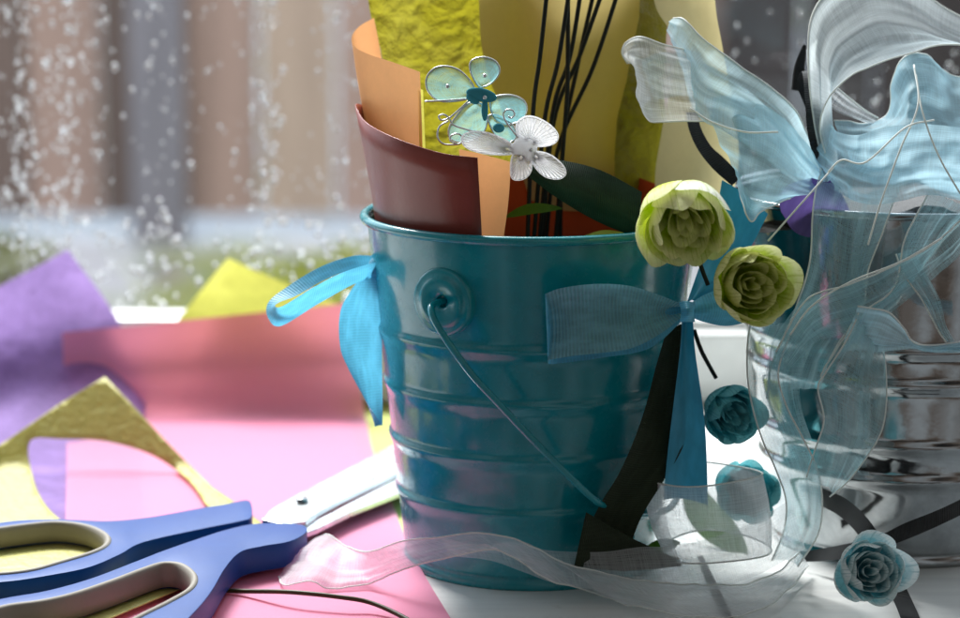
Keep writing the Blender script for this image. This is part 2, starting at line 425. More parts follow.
def sillmat():
    m, t, b, o = mat('painted_sill'); v = coord(t)
    st = ramp(t, noi(t, v, 38, 7, .72), .62, .78)
    c = mixc(t, (.80, .81, .79, 1), (.50, .47, .42, 1), st)
    c = mixc(t, c, (.70, .71, .70, 1), ramp(t, noi(t, mapping(t, v, 3, 40, 1), 4, 5), .4, .7))
    t.links.new(c, b.inputs['Base Color']); b.inputs['Roughness'].default_value = .32
    bump(t, noi(t, mapping(t, v, 8, 60, 1), 5, 5), .15, .001, b.inputs['Normal'])
    return m
M['sill'] = sillmat()
def woodmat(name, a, b_, sc_=1.0):
    m, t, b, o = mat(name); v = coord(t)
    f = noi(t, mapping(t, v, 14 * sc_, 14 * sc_, 1.2 * sc_), 1.0, 6, .65)
    t.links.new(mixc(t, a, b_, ramp(t, f, .35, .68)), b.inputs['Base Color']); b.inputs['Roughness'].default_value = .8
    bump(t, f, .4, .01, b.inputs['Normal'])
    return m
M['fence_a'] = woodmat('fence_wood_pink', (.36, .26, .23, 1), (.26, .19, .17, 1))
M['fence_b'] = woodmat('fence_wood_tan', (.44, .35, .29, 1), (.32, .25, .21, 1))
M['fence_c'] = woodmat('fence_wood_brown', (.15, .11, .10, 1), (.10, .08, .075, 1))
M['fence_dark'] = woodmat('fence_wood_dark', (.035, .032, .036, 1), (.02, .018, .02, 1))
M['fence_rail'] = woodmat('fence_rail_grey', (.20, .20, .24, 1), (.14, .14, .17, 1))
M['edge_wood'] = woodmat('bare_wood', (.25, .14, .06, 1), (.14, .08, .04, 1), 5)
def groundmat():
    m, t, b, o = mat('wet_garden_ground'); v = coord(t)
    c = mixc(t, (.36, .39, .44, 1), (.16, .20, .07, 1), ramp(t, noi(t, mapping(t, v, 1.6, 1.0, 1), 1.1, 3), .50, .60))
    c = mixc(t, c, (.14, .13, .12, 1), ramp(t, noi(t, mapping(t, v, 3, 1.5, 1), 2.0, 3), .60, .72))
    t.links.new(c, b.inputs['Base Color']); b.inputs['Roughness'].default_value = .5
    return m
M['ground'] = groundmat()
def pane():
    m, t, b, o = mat('window_glass'); t.nodes.remove(b)
    tp = t.nodes.new('ShaderNodeBsdfTransparent'); tp.inputs['Color'].default_value = (.97, .98, .98, 1)
    gl = t.nodes.new('ShaderNodeBsdfGlossy'); gl.inputs['Roughness'].default_value = .03
    lw = t.nodes.new('ShaderNodeLayerWeight'); lw.inputs['Blend'].default_value = .5
    pw = t.nodes.new('ShaderNodeMath'); pw.operation = 'POWER'; t.links.new(lw.outputs['Facing'], pw.inputs[0]); pw.inputs[1].default_value = 5.0
    fr = t.nodes.new('ShaderNodeMath'); fr.operation = 'MULTIPLY_ADD'; t.links.new(pw.outputs[0], fr.inputs[0]); fr.inputs[1].default_value = .9; fr.inputs[2].default_value = .03
    ms = t.nodes.new('ShaderNodeMixShader'); t.links.new(fr.outputs[0], ms.inputs[0]); t.links.new(tp.outputs[0], ms.inputs[1]); t.links.new(gl.outputs[0], ms.inputs[2])
    t.links.new(ms.outputs[0], o.inputs[0]); return m
M['pane'] = pane()
def water():
    m, t, b, o = mat('rain_water'); t.nodes.remove(b)
    g = t.nodes.new('ShaderNodeBsdfGlass'); g.inputs['IOR'].default_value = 1.33; g.inputs['Roughness'].default_value = 0.0
    t.links.new(g.outputs[0], o.inputs[0]); return m
M['water'] = water()

# ------------------------------------------------------------------ the setting: sill, window, garden
bm = bmesh.new()
a, b = T(-200, 640), T(960 + 200, 606)
fy0, fy1 = -.095, -.046
vs = [(-.9, -.2), (.0, -.118), (.10, -.104), (.9, -.0), (.9, .30), (-.9, .30)]
top = [bm.verts.new((x, y, 0)) for x, y in vs]; bot = [bm.verts.new((x, y, -.03)) for x, y in vs]
bm.faces.new(top); bm.faces.new(bot[::-1])
for i in range(6): bm.faces.new((top[i - 1], top[i], bot[i], bot[i - 1]))
sill = link('window_sill', bm, M['sill'], smooth=False); bevel(sill, .0015, 2); tag(sill, kind='structure')
GY = .292                                          # the glass plane
win = empty('window', (0, GY, 0), 'white framed window pane wet with rain behind the two buckets', 'window')
bm = bmesh.new()
box(bm, (-.9, .268, .001), (.9, .318, .036)); box(bm, (-.9, .278, .036), (.9, .308, .041))
fr = link('bottom_rail', bm, M['white_paint'], win, False); bevel(fr, .002, 2)
bm = bmesh.new(); box(bm, (-.9, .268, .95), (.9, .318, 1.0)); bevel(link('top_rail', bm, M['white_paint'], win, False), .002, 2)
for x in (-.93, .9):
    bm = bmesh.new(); box(bm, (x, .268, .001), (x + .03, .318, 1.0)); bevel(link('side_stile', bm, M['white_paint'], win, False), .002, 2)
bm = bmesh.new(); box(bm, (-.899, GY - .002, .0415), (.899, GY + .002, .949)); link('pane', bm, M['pane'], win, False)

GZ = -.50
bm = bmesh.new()
vv = [bm.verts.new(p) for p in ((-25, .45, GZ), (25, .45, GZ), (25, 45, GZ), (-25, 45, GZ))]; bm.faces.new(vv)
tag(link('garden_ground', bm, M['ground'], smooth=False), kind='structure')
def fence(x0, x1, Y, mats, label, dark=False):
    t = empty('wooden_fence', (x0, Y, GZ), label, 'fence')
    x = x0; k = 0
    while x < x1:
        wd = random.uniform(.10, .17); bm = bmesh.new()
        box(bm, (x, Y + random.uniform(-.01, .01), GZ + .04), (x + wd, Y + .03, 1.6 + random.uniform(-.03, .03)))
        link('board', bm, mats[k % len(mats)], t, False); x += wd + random.choice((.003, .006, .010)); k += 1
    for z in (.35, 1.2):
        bm = bmesh.new(); box(bm, (x0, Y - .05, z), (x1, Y - .012, z + .10)); link('rail', bm, M['fence_rail'], t, False)
    for px in (x0 + .75, x0 + 1.55):
        bm = bmesh.new(); box(bm, (px, Y - .10, GZ + .001), (px + .10, Y - .052, 1.65)); link('post', bm, M['fence_rail'], t, False)
    return t
fence(-2.2, .42, 4.0, [M['fence_b'], M['fence_c'], M['fence_a'], M['fence_c'], M['fence_a'], M['fence_b'], M['fence_a'], M['fence_c']], 'blurred pinkish brown board fence outside the rainy window')
fence(.45, 2.2, 3.9, [M['fence_dark']], 'blurred dark grey board fence behind the organza bow')

def shrub(x, Y, wd, hh, col, label):
    m = paper('shrub_leaves', col, trans=.3, rough=.6, fiber=.08)
    t = empty('shrub', (x, Y, GZ), label, 'shrub')
    bm = bmesh.new()
    for k in range(7):
        a = random.uniform(0, 6.28); tube(bm, [Vector((x, Y, GZ)), Vector((x + wd * .3 * math.cos(a), Y + wd * .3 * math.sin(a), GZ + hh * .7))], .006, 5, r1=.002)
    link('stem', bm, M['edge_wood'], t)
    bm = bmesh.new()
    for k in range(1100):
        v = Vector((random.gauss(0, 1), random.gauss(0, 1), random.gauss(0, 1))).normalized() * random.uniform(.45, 1) ** .5
        n_ = 1 + .35 * noise.noise(v * 2.3 + Vector((x, 0, 0)))
        c_ = Vector((x + v.x * wd * n_ * .5, Y + v.y * wd * n_ * .5, GZ + hh * .55 + v.z * hh * .45 * n_))
        a_ = Vector((random.uniform(-1, 1), random.uniform(-1, 1), random.uniform(-1, 1))).normalized(); b_ = a_.orthogonal().normalized()
        l_ = random.uniform(.012, .024); V = [bm.verts.new(c_ + a_ * l_), bm.verts.new(c_ + b_ * l_ * .45), bm.verts.new(c_ - a_ * l_), bm.verts.new(c_ - b_ * l_ * .45)]; bm.faces.new(V)
    link('foliage', bm, m, t, False)
shrub(-.16, 2.9, .34, .15, (.30, .34, .07, 1), 'pale yellow green shrub blurred outside, nearest the teal bucket')
shrub(-.80, 3.2, .24, .12, (.22, .24, .12, 1), 'low grey green shrub blurred outside at the far left')

# raindrops on the glass
def drop(bm, c, r):
    s = random.uniform(.9, 1.5)
    ball(bm, c, r, r * .55, r * s, 10, 8)
spots = []
cols_ = [random.uniform(-10, 380) for _ in range(16)]
while len(spots) < 1100:
    if random.random() < .5: px = random.gauss(random.choice(cols_), 9)
    else: px = random.uniform(-10, 970)
    py = random.uniform(-10, 330)
    if px > 400 and not (700 < px): continue
    r = min(.0015, max(.0004, random.lognormvariate(math.log(.00074), .42)))
    if py > 220: r *= 1.15
    spots.append((r, px, py))
for _ in range(150): spots.append((min(.0019, random.lognormvariate(math.log(.0011), .35)), random.uniform(60, 375), random.uniform(215, 322)))
spots.sort(reverse=True)
proto = {}
for i, (r, px, py) in enumerate(spots[:290]):
    k = i % 6
    if k not in proto:
        bm = bmesh.new(); drop(bm, (0, 0, 0), .001); o = link('raindrop', bm, M['water']); proto[k] = o
    else:
        o = proto[k].copy(); C.objects.link(o)
    p = P(px, py, GY - .0024); o.location = p; o.scale = (r / .001,) * 3
    tag(o, 'clear raindrop clinging to the window glass', 'raindrop', 'raindrops on the window glass')
bm = bmesh.new()
for r, px, py in spots[290:]:
    drop(bm, P(px, py, GY - .0022), r)
tag(link('fine_raindrops', bm, M['water']), 'fine spatter of tiny raindrops over the window glass', 'raindrops', kind='stuff')

# ------------------------------------------------------------------ papers
def leaning(y0, k, z0, sm=14.0):
    """sheet flat on the sill up to picture row y0, then curling up: returns fn"""
    Y0 = T(480, y0, z0).y
    def fn(x, y):
        if y >= y0: return T(x, y, z0)
        t = y0 - y
        return P(x, y, Y0 + k * t)
    return fn
def sheet(name, rows, m, label, cat, **kw):
    bm, e0, e1 = surf(rows, **kw); o = link(name, bm, m); home(o); return tag(o, label, cat)
z = .004
kw = dict(nu=40, nv=30, wob=.0006, wf=14)
# rows run from the top edge towards the camera
sheet('tissue_sheet', [[(228, 258, .264), (284, 283, .264), (345, 306, .264)], [(176, 322, .262), (250, 350, .259), (340, 352, .259)], [(120, 395, .248), (230, 398, .248), (330, 392, .248)]],
      M['yellow'], 'bright yellow tissue corner standing behind the pink sheet', 'tissue paper', **kw)
sheet('tissue_sheet', [[(-140, 358, .25), (-36, 305, .257), (68, 250, .262)], [(-90, 430, .23), (16, 374, .247), (118, 320, .260)],
      [T(-60, 482, .0012), T(40, 452, .0012), (146, 390, .243)], [T(-50, 500, .0012), T(50, 470, .0012), T(140, 432, .0012)],
      [T(-40, 560, .0012), T(90, 520, .0012), T(140, 480, .0012)], [T(-40, 640, .0012), T(110, 600, .0012), T(150, 560, .0012)]],
      M['lilac'], 'lilac tissue corner standing left of the pink sheet', 'tissue paper', zmin=.0012, **kw)
sheet('paper_sheet', [[T(335, 396, .0005), T(470, 390, .0005)], [T(402, 540, .0005), T(480, 552, .0005)]], M['greensheet'],
      'pale green sheet lying between the pink sheet and the teal bucket', 'paper', nu=10, nv=8)
def pink_edge(z): return None
sheet('paper_sheet', [[(62, 332, .252), (205, 318, .252), (345, 303, .252)], [(64, 375, .243), (208, 366, .243), (356, 360, .243)],
      [(66, 425, .221), (215, 420, .225), (366, 420, .225)], [T(67, 450, .0022), T(220, 448, .0022), T(373, 450, .0022)],
      [T(66, 500, .0022), T(230, 500, .0022), T(391, 500, .0022)], [T(64, 560, .0022), T(240, 560, .0022), T(416, 560, .0022)], [T(58, 650, .0022), T(260, 650, .0022), T(470, 650, .0022)]],
      M['pink'], 'large pink sheet propped against the window and lying under the scissors', 'paper', nu=40, nv=90, wob=.0004, wf=12, zmin=.0024)
outer = [(105, 377), (60, 404), (0, 445), (-70, 492), (-90, 640), (60, 640), (130, 610), (250, 560), (262, 524), (235, 503), (212, 488), (190, 466), (165, 440), (135, 408)]
hole = smooth2([(30, 441), (62, 439), (105, 441), (150, 454), (185, 477), (203, 500), (212, 525), (150, 545), (90, 535), (62, 521), (44, 503), (33, 478)], 5)
fnc = leaning(468, .00028, .0045)
o = link('cut_card', cut(outer, [hole], fnc, 7), M['yellowcard']); home(o)
so = o.modifiers.new('thickness', 'SOLIDIFY'); so.thickness = .0005; so.offset = 0
tag(o, 'yellow foil card with an oval cut out, curling up behind the scissors', 'card')

# ------------------------------------------------------------------ scissors
sci = empty('scissors', T(250, 540, .004), 'blue handled scissors with grey grips lying open on the pink sheet', 'scissors')
HZ = .0135
def handle(outl, holeo, hz, th, nm='handle'):
    ou = smooth2(outl, 5); ho = smooth2(holeo, 8)
    c = [sum(p[i] for p in ho) / len(ho) for i in (0, 1)]
    big = [(c[0] + (p[0] - c[0]) * 1.0, c[1] + (p[1] - c[1]) * 1.0) for p in ho]
    bmx = cut(ou, [big], lambda x, y: T(x, y, hz), 0, th)
    h = link(nm, bmx, M['blue'], sci); bevel(h, .0022, 4, 50)
    # grey lining of the finger hole: a ring of its own, standing slightly proud
    ins = []
    n = len(ho); bm = bmesh.new()
    W = [T(p[0], p[1], 0) for p in ho]
    cen = sum(W, Vector()) / n
    prof = [(.0002, -th + .0012), (.0002, .0000), (-.0004, .0007), (-.0013, .0008), (-.0021, .0002), (-.0026, -.0012), (-.0028, -th * .5), (-.0022, -th + .0012)]
    rings = []
    for i in range(n):
        tan = (W[(i + 1) % n] - W[i - 1]).normalized(); nrm = Vector((tan.y, -tan.x, 0))
        if nrm.dot(W[i] - cen) < 0: nrm = -nrm
        base = T(ho[i][0], ho[i][1], hz)
        rings.append([bm.verts.new(Vector((base.x, base.y, hz)) + nrm * a_ + Vector((0, 0, b_))) for a_, b_ in prof])
    for i in range(n):
        A, B = rings[i], rings[(i + 1) % n]
        for j in range(len(prof)): bm.faces.new((A[j], A[(j + 1) % len(prof)], B[(j + 1) % len(prof)], B[j]))
    link('grip_lining', bm, M['grey'], h)
    return h
ha = handle([(252, 507), (247, 500), (225, 504), (200, 508), (150, 517), (110, 521), (80, 520), (50, 519), (10, 521), (-40, 530), (-90, 548), (-108, 566), (-80, 580), (-30, 583), (10, 581), (50, 575), (89, 567), (120, 554), (143, 542), (200, 529), (240, 521), (251, 517)],
            [(-30, 533), (0, 528), (30, 524), (56, 522), (80, 524), (98, 529), (110, 537), (108, 546), (92, 554), (62, 563), (33, 571), (0, 575), (-40, 576), (-75, 570), (-80, 556)], HZ, .0085)
hb = handle([(252, 524), (280, 523), (303, 525), (306, 532), (290, 541), (262, 546), (240, 552), (225, 568), (212, 590), (196, 610), (160, 645), (110, 680), (20, 705), (-80, 690), (-110, 650), (-60, 615), (0, 599), (45, 591), (89, 579), (134, 562), (165, 550), (200, 538), (225, 530)],
            [(0, 607), (40, 601), (71, 594), (110, 581), (142, 569), (163, 563), (184, 565), (197, 576), (193, 589), (170, 603), (142, 617), (100, 640), (40, 668), (-30, 672), (-60, 650), (-40, 622)], HZ + .001, .0098)
bl = cut([(262, 519), (270, 510), (282, 503), (300, 493), (340, 473), (397, 443), (440, 424), (458, 418), (446, 436), (400, 471), (344, 498), (318, 512), (306, 521), (285, 524)], [], lambda x, y: T(x, y, .0115), 0, .0022)
b1 = link('blade', bl, M['blade'], sci, False); bevel(b1, .0003, 2)
bl = cut([(270, 524), (306, 524), (330, 513), (366, 494), (400, 476), (452, 446), (462, 444), (440, 466), (400, 492), (350, 512), (318, 528), (285, 540)], [], lambda x, y: T(x, y, .0090), 0, .0022)
b2 = link('blade', bl, M['blade'], sci, False); bevel(b2, .0003, 2)
c = T(302, 502, .0118); bm = bmesh.new(); lathe(bm, [(0, .0020), (.0018, .0019), (.0025, .0013), (.0026, 0), (.0, 0)], c, 32)
link('pivot_screw', bm, M['steel'], sci)

# ------------------------------------------------------------------ buckets
def bucket_prof(r0, r1, h, beads, amp):
    pts = [(0, .003), (r1 - .004, .003), (r1 - .0025, .0), (r1 + .0008, .0), (r1 + .0012, .0012), (r1 + .0008, .0035), (r1 - .0002, .0045)]
    n = 160
    for i in range(n + 1):
        z = .005 + (h - .006) * i / n; r = r1 + (r0 - r1) * z / h
        for zb in beads:
            d = z - zb
            r += amp * math.exp(-(d / (.0014 if d > 0 else .0030)) ** 2)
        pts.append((r, z))
    return pts
def bucket(name, c, r0, r1, h, beads, amp, m, label, rimr=.0018):
    t = empty(name, c, label, 'bucket')
    bm = bmesh.new(); pr = bucket_prof(r0, r1, h, beads, amp)
    inner = [(r - .0007, z) for r, z in pr[::-1] if z > .006] + [(0, .0065)]
    lathe(bm, pr + inner, c, 160); link('body', bm, m, t)
    bm = bmesh.new(); tube(bm, [Vector(c) + Vector(((r0 + rimr * .5) * math.cos(a), (r0 + rimr * .5) * math.sin(a), h)) for a in [2 * math.pi * i / 160 for i in range(160)]], rimr, 12, True)
    link('rim', bm, m, t)
    return t
BC = Vector((.0200, 0, 0)); BR0, BR1, BH = .0632, .0487, .1340
def rat(z): return BR1 + (BR0 - BR1) * z / BH
bz = []
for yy in (352, 407, 462, 516):
    z_ = .07
    for _ in range(6): z_ = P(533, yy, -rat(z_)).z
    bz.append(z_)
bk = bucket('teal_bucket', BC, BR0, BR1, BH, bz, .0011, M['teal'], 'glossy teal metal bucket with raised rings, holding coloured papers')
def ear(parent, c, rfun, ang, z, m):
    nrm = Vector((math.cos(ang), math.sin(ang), 0)); cen = Vector(c) + nrm * (rfun(z) + .0002) + Vector((0, 0, z))
    rot = nrm.to_track_quat('Z', 'Y').to_matrix()
    bm = bmesh.new(); lathe(bm, [(k * 1.13, q_) for k, q_ in [(.0112, -.004), (.0112, .0008), (.0108, .0016), (.0100, .0019), (.0085, .0020), (.0080, .0026), (.0070, .0029), (.0030, .0022), (.0020, .0016), (.0019, -.001)]], (0, 0, 0), 64)
    bm.transform(Matrix.Translation(cen) @ rot.to_4x4()); e = link('handle_ear', bm, m, parent)
    bm = bmesh.new(); lathe(bm, [(0, -.0004), (.00195, -.0004), (.00195, -.001)], (0, 0, 0), 24)  # black disc: the shade inside the hole is put in as colour
    bm.transform(Matrix.Translation(cen) @ rot.to_4x4()); link('ear_hole_dark', bm, M['wire_black'], e)
    return cen, nrm
ea = math.atan2(-math.sqrt(max(0, 1 - (87 / 160) ** 2)), -87 / 160)
z_e = P(446, 302, -.053).z
cen, nrm = ear(bk, BC, rat, ea, z_e, M['teal'])
cen2, nrm2 = ear(bk, BC, rat, ea + math.pi, z_e, M['teal'])
hw = [cen + nrm * -.002, cen + nrm * .0045, P(431, 309, -.062), P(440, 330, -.067), P(470, 372, -.070), P(500, 405, -.0715), P(540, 447, -.073), P(590, 496, -.066), P(608, 507, -.056), P(628, 516, -.044), P(655, 514, -.024), P(676, 500, .0), P(690, 450, .03), P(694, 380, .05), cen2 + nrm2 * .0045, cen2 + nrm2 * -.002]
bm = bmesh.new(); tube(bm, spline(hw, 10), .0013, 10); link('wire_handle', bm, M['teal'], bk)

SC = Vector((.168, .032, 0)); SR0, SR1, SH = .0700, .0500, .1390
def srat(z): return SR1 + (SR0 - SR1) * z / SH
sb = []
for yy in (352, 386, 448, 482):
    z_ = .07
    for _ in range(6): z_ = P(915, yy, .032 - srat(z_)).z
    sb.append(z_)
st = bucket('steel_bucket', SC, SR0, SR1, SH, sb, .0015, M['steel'], 'shiny galvanised steel bucket draped with pale blue organza', .0014)

# ------------------------------------------------------------------ papers standing in the teal bucket
def col_y(px, py): return 0
sheet('lime_tissue', [[(366, -90, .045), (450, -90, .053), (560, -90, .057), (665, -90, .05)], [(368, 0, .04), (450, 0, .050), (560, 0, .055), (662, 0, .048)],
      [(384, 70, .036), (450, 80, .046), (560, 80, .05), (655, 90, .044)], [(398, 225, .03), (450, 238, .042), (560, 238, .045), (640, 225, .035)], [(405, 275, .02), (450, 290, .03), (560, 290, .035), (630, 275, .025)]],
      M['lime'], 'crinkled lime green tissue standing at the back of the teal bucket', 'tissue paper', nu=70, nv=80, wob=.003, wf=45)
sheet('cream_card', [[(478, -90, .030), (520, -90, .034), (575, -90, .030), (650, -90, .036)], [(479, 0, .030), (520, 0, .036), (570, 0, .024), (650, 0, .036)],
      [(484, 60, .030), (530, 60, .036), (580, 60, .026), (640, 66, .034)], [(505, 120, .032), (545, 130, .036), (585, 130, .03), (622, 130, .034)], [(530, 200, .034), (560, 210, .036), (590, 210, .034), (618, 200, .034)]],
      M['tan'], 'olive tan card rising behind the black wire stems', 'card', nu=60, nv=40)
sheet('lime_foil', [[(636, -90, .030), (665, -90, .036)], [(640, 0, .028), (668, 20, .036)], [(628, 70, .026), (664, 80, .034)], [(616, 130, .026), (668, 150, .032)], [(614, 200, .026), (672, 215, .032)]],
      M['lime'], 'narrow lime foil strip between the tan card and the cream card', 'foil', nu=20, nv=60, wob=.0015, wf=80)
sheet('cream_card', [[(650, -90, .022), (690, -90, .012), (712, -90, .018)], [(654, 0, .020), (690, 0, .010), (715, 0, .016)], [(676, 48, .020), (700, 52, .010), (723, 50, .014)],
      [(662, 130, .018), (700, 140, .006), (738, 140, .012)], [(655, 182, .016), (695, 190, .002), (735, 185, .010)], [(660, 250, .010), (690, 250, .002), (715, 250, .006)]],
      M['cream'], 'curled cream card at the right edge of the teal bucket', 'card', nu=30, nv=50)
# the maroon card wraps from the front, round the left, to the back right
def wrap(angs, tops):
    """angs in degrees (0 = +x, -90 = towards the camera); the card widens upwards like a cone"""
    rows = []
    for fz in (0, .35, .7, 1):
        row = []
        for a, (zt, rt) in zip(angs, tops):
            zz = .05 + (zt - .05) * fz; r = cone(zz)
            row.append(BC + Vector((r * math.cos(R(a)), r * math.sin(R(a)), zz)))
        rows.append(row)
    return surf(rows, 60, 12)[0]
def cone(z): return .0505 + (z - .05) * (.0595 - .0505) / .084 if z < .134 else .0595 + (z - .134) * .17
def top_at(a, px, py):    # height at which the card at angle a meets picture row py
    z_ = .15
    for _ in range(8):
        r = cone(z_); z_ = P(px, py, r * math.sin(R(a))).z
    return (z_, 0)
angs = [-109, -122, -140, -158, -172, -185, -215, -250, -290, -325, -345]
tops = [top_at(-109, 480, 158), top_at(-122, 455, 153), top_at(-140, 410, 139), top_at(-158, 380, 125), top_at(-172, 366, 113), top_at(-185, 358, 104), (.165, 0)]
tops += [(P(533, 175, .05).z, 0), (P(600, 175, .045).z, 0), (P(655, 190, .03).z, 0), (.138, 0)]
o = link('maroon_card', wrap(angs, tops), M['maroon']); home(o)
mset = o.modifiers.new('thickness', 'SOLIDIFY'); mset.thickness = .0004
tag(o, 'shiny maroon card wrapped inside the left of the teal bucket', 'card')
sheet('red_card', [[(500, 172, .030), (560, 158, .040), (610, 168, .038), (662, 186, .020)], [(500, 215, .030), (560, 212, .038), (610, 215, .036), (660, 215, .020)], [(505, 270, .03), (560, 270, .034), (610, 270, .032), (650, 270, .018)]],
      M['redorange'], 'red orange card lining the back right of the teal bucket', 'card', nu=30, nv=16)
sheet('orange_card', [[(420, 72, -.036), (395, 63, -.026), (368, 54, -.010), (354, 46, .004), (352, 36, .014), (360, 26, .020), (374, 18, .024)],
      [(422, 130, -.035), (400, 122, -.025), (376, 110, -.010), (362, 98, .002), (360, 88, .012), (368, 78, .018), (382, 62, .022)],
      [(425, 250, -.030), (408, 245, -.022), (394, 240, -.012), (386, 230, .0), (386, 222, .008), (392, 210, .014), (402, 200, .018)]],
      M['orange'], 'orange card with its left end curled, standing inside the maroon card', 'card', nu=60, nv=24)
sheet('card_strip', [[(418, 88, -.0345), (423, 90, -.0343)], [(420, 165, -.033), (426, 166, -.033)], [(422, 230, -.029), (428, 230, -.029)]], M['yellow'],
      'thin pale yellow edge showing right of the curled orange card', 'card', nu=4, nv=10)
sheet('orange_card', [[(459, 149, -.036), (485, 155, -.037), (511, 162, -.036)], [(462, 195, -.038), (484, 200, -.038), (508, 205, -.038)], [(462, 262, -.042), (482, 262, -.041), (500, 262, -.041)]],
      M['orange'], 'small upright orange card right of the maroon card', 'card', nu=20, nv=16)
o = link('green_card', surf([[(583, 236, -.030), (605, 230, -.02), (632, 234, -.030)], [(583, 250, -.032), (605, 248, -.03), (632, 250, -.032)]], 16, 8)[0], M['petal_green']); home(o)
tag(o, 'pale green card scrap just above the teal rim', 'card')
# bottle-green ribbon end and little leaf
sheet('ribbon_end', [[(527, 158, -.030), (560, 160, -.036), (600, 170, -.042), (642, 192, -.045)], [(530, 178, -.032), (560, 200, -.036), (598, 222, -.042), (642, 240, -.045)]],
      M['bottle'], 'dark bottle green ribbon running from the butterflies to the lime rose', 'ribbon', nu=40, nv=10, bow=.004)
def leafmesh(pts_mid, wdt):
    bm = bmesh.new(); L = resamp(spline([Q(p) for p in pts_mid], 8), 16); A = []
    for i, p in enumerate(L):
        s = math.sin(math.pi * i / 16) ** .7 * wdt + 1e-5
        tn = (L[min(16, i + 1)] - L[max(0, i - 1)]).normalized(); sd = tn.cross(Vector((0, -1, .3)).normalized()).normalized()
        A.append([bm.verts.new(p + sd * s * k + Vector((0, -.12 * wdt * (1 - abs(k)), -.3 * wdt * (1 - abs(k))))) for k in (-1, -.5, 0, .5, 1)])
    for i in range(16):
        for j in range(4): bm.faces.new((A[i][j], A[i + 1][j], A[i + 1][j + 1], A[i][j + 1]))
    return bm
o = link('leaf', leafmesh([(505, 217, -.02), (530, 209, -.026), (562, 208, -.03)], .002), M['leaf']); home(o); tag(o, 'small narrow green leaf below the white butterfly', 'leaf')
# black wire stems
S = lambda u, v: (340 + u / 3.0, v / 3.0)
stems = [((625, -60), (600, 170), (578, 352), (560, 780)), ((693, -60), (655, 180), (612, 372), (575, 800)), ((684, -60), (683, 200), (678, 330), (640, 800)),
         ((728, -60), (690, 170), (636, 350), (590, 800)), ((800, -60), (722, 160), (640, 372), (600, 800)), ((846, -60), (760, 200), (652, 455), (610, 800)), ((770, -60), (712, 200), (668, 440), (660, 800))]
STEMS = ['black wire stem standing alone, leftmost of the seven at the top edge', 'black wire stem second from the left at the top edge, slanting down left', 'black wire stem standing almost upright in the middle of the bunch',
         'black wire stem fourth from the left at the top edge, slanting down left', 'black wire stem second from the right at the top edge, crossing the bunch', 'black wire stem rightmost at the top edge, ending beside the bottle green ribbon',
         'black wire stem third from the right at the top edge, slanting steeply']
for i, s in enumerate(stems):
    yy = -.012 + .005 * i
    bm = bmesh.new(); tube(bm, spline([P(*S(*p), yy) for p in s], 8), .00085, 8)
    o = link('wire_stem', bm, M['wire_black']); home(o)
    tag(o, STEMS[i], 'wire stem', 'black wire stems in the teal bucket')

# ------------------------------------------------------------------ butterflies
B5 = lambda u, v: (400 + u / 3.09, 40 + v / 3.09)
def butterfly(name, Y, wings, body, label, mw, mb, curls, root, tilt=0.0, gems=()):
    c = P(*B5(*root), Y); t = empty(name, c, label, 'butterfly')
    for wv in wings:
        pts = [P(*B5(*p), Y + tilt * (math.hypot(p[0] - root[0], p[1] - root[1])) * .0001) for p in wv]
        L = spline(pts, 8, True); n = len(L)
        bm = bmesh.new(); uv = bm.loops.layers.uv.new('UVMap')
        rt = pts[0].lerp(pts[-1], .5); K = 6; rings = []
        for k in range(K + 1):
            f = k / K; rings.append([bm.verts.new(rt.lerp(p, f) + Vector((0, -.0012 * math.sin(math.pi * f), 0))) for p in L] if k else [bm.verts.new(rt)])
        for k in range(K):
            for j in range(n):
                if k == 0: f = bm.faces.new((rings[0][0], rings[1][j], rings[1][(j + 1) % n])); uvs = ((j * .12, 0), (j * .12, .2), ((j + 1) * .12, .2))
                else:
                    f = bm.faces.new((rings[k][j], rings[k + 1][j], rings[k + 1][(j + 1) % n], rings[k][(j + 1) % n])); uvs = ((j * .12, k * .2), (j * .12, k * .2 + .2), (j * .12 + .12, k * .2 + .2), (j * .12 + .12, k * .2))
                for lp, q in zip(f.loops, uvs): lp[uv].uv = q
        wing = link('wing', bm, mw, t)
        bm = bmesh.new(); tube(bm, L, .00032, 8, True)
        if mw is M['wing_white']:
            for j in range(0, n, 3): tube(bm, [rt.lerp(L[j], .15) + Vector((0, -.0009, 0)), rt.lerp(L[j], .6) + Vector((0, -.0014, 0)), L[j]], .00020, 4)
        link('wing_wire', bm, M['wire_silver'] if mw is M['wing_teal'] else M['felt_white'], wing)
    bm = bmesh.new()
    for (u, v, ru, rv, an) in body:
        ball(bm, P(*B5(u, v), Y - .0015), ru / 3.09 * .00038, .0014, rv / 3.09 * .00038, 16, 12, Matrix.Rotation(R(an), 3, 'Y'))
    link('body', bm, mb, t)
    for cu in curls:
        bm = bmesh.new(); tube(bm, spline([P(*B5(*p), Y - .001) for p in cu], 8), .00033, 8); link('antenna', bm, M['wire_silver'], t)
    for g in gems:
        bm = bmesh.new(); ball(bm, P(*B5(*g), Y - .0030), .0008, nu=10, nv=8); link('bead', bm, M['wire_silver'], t)
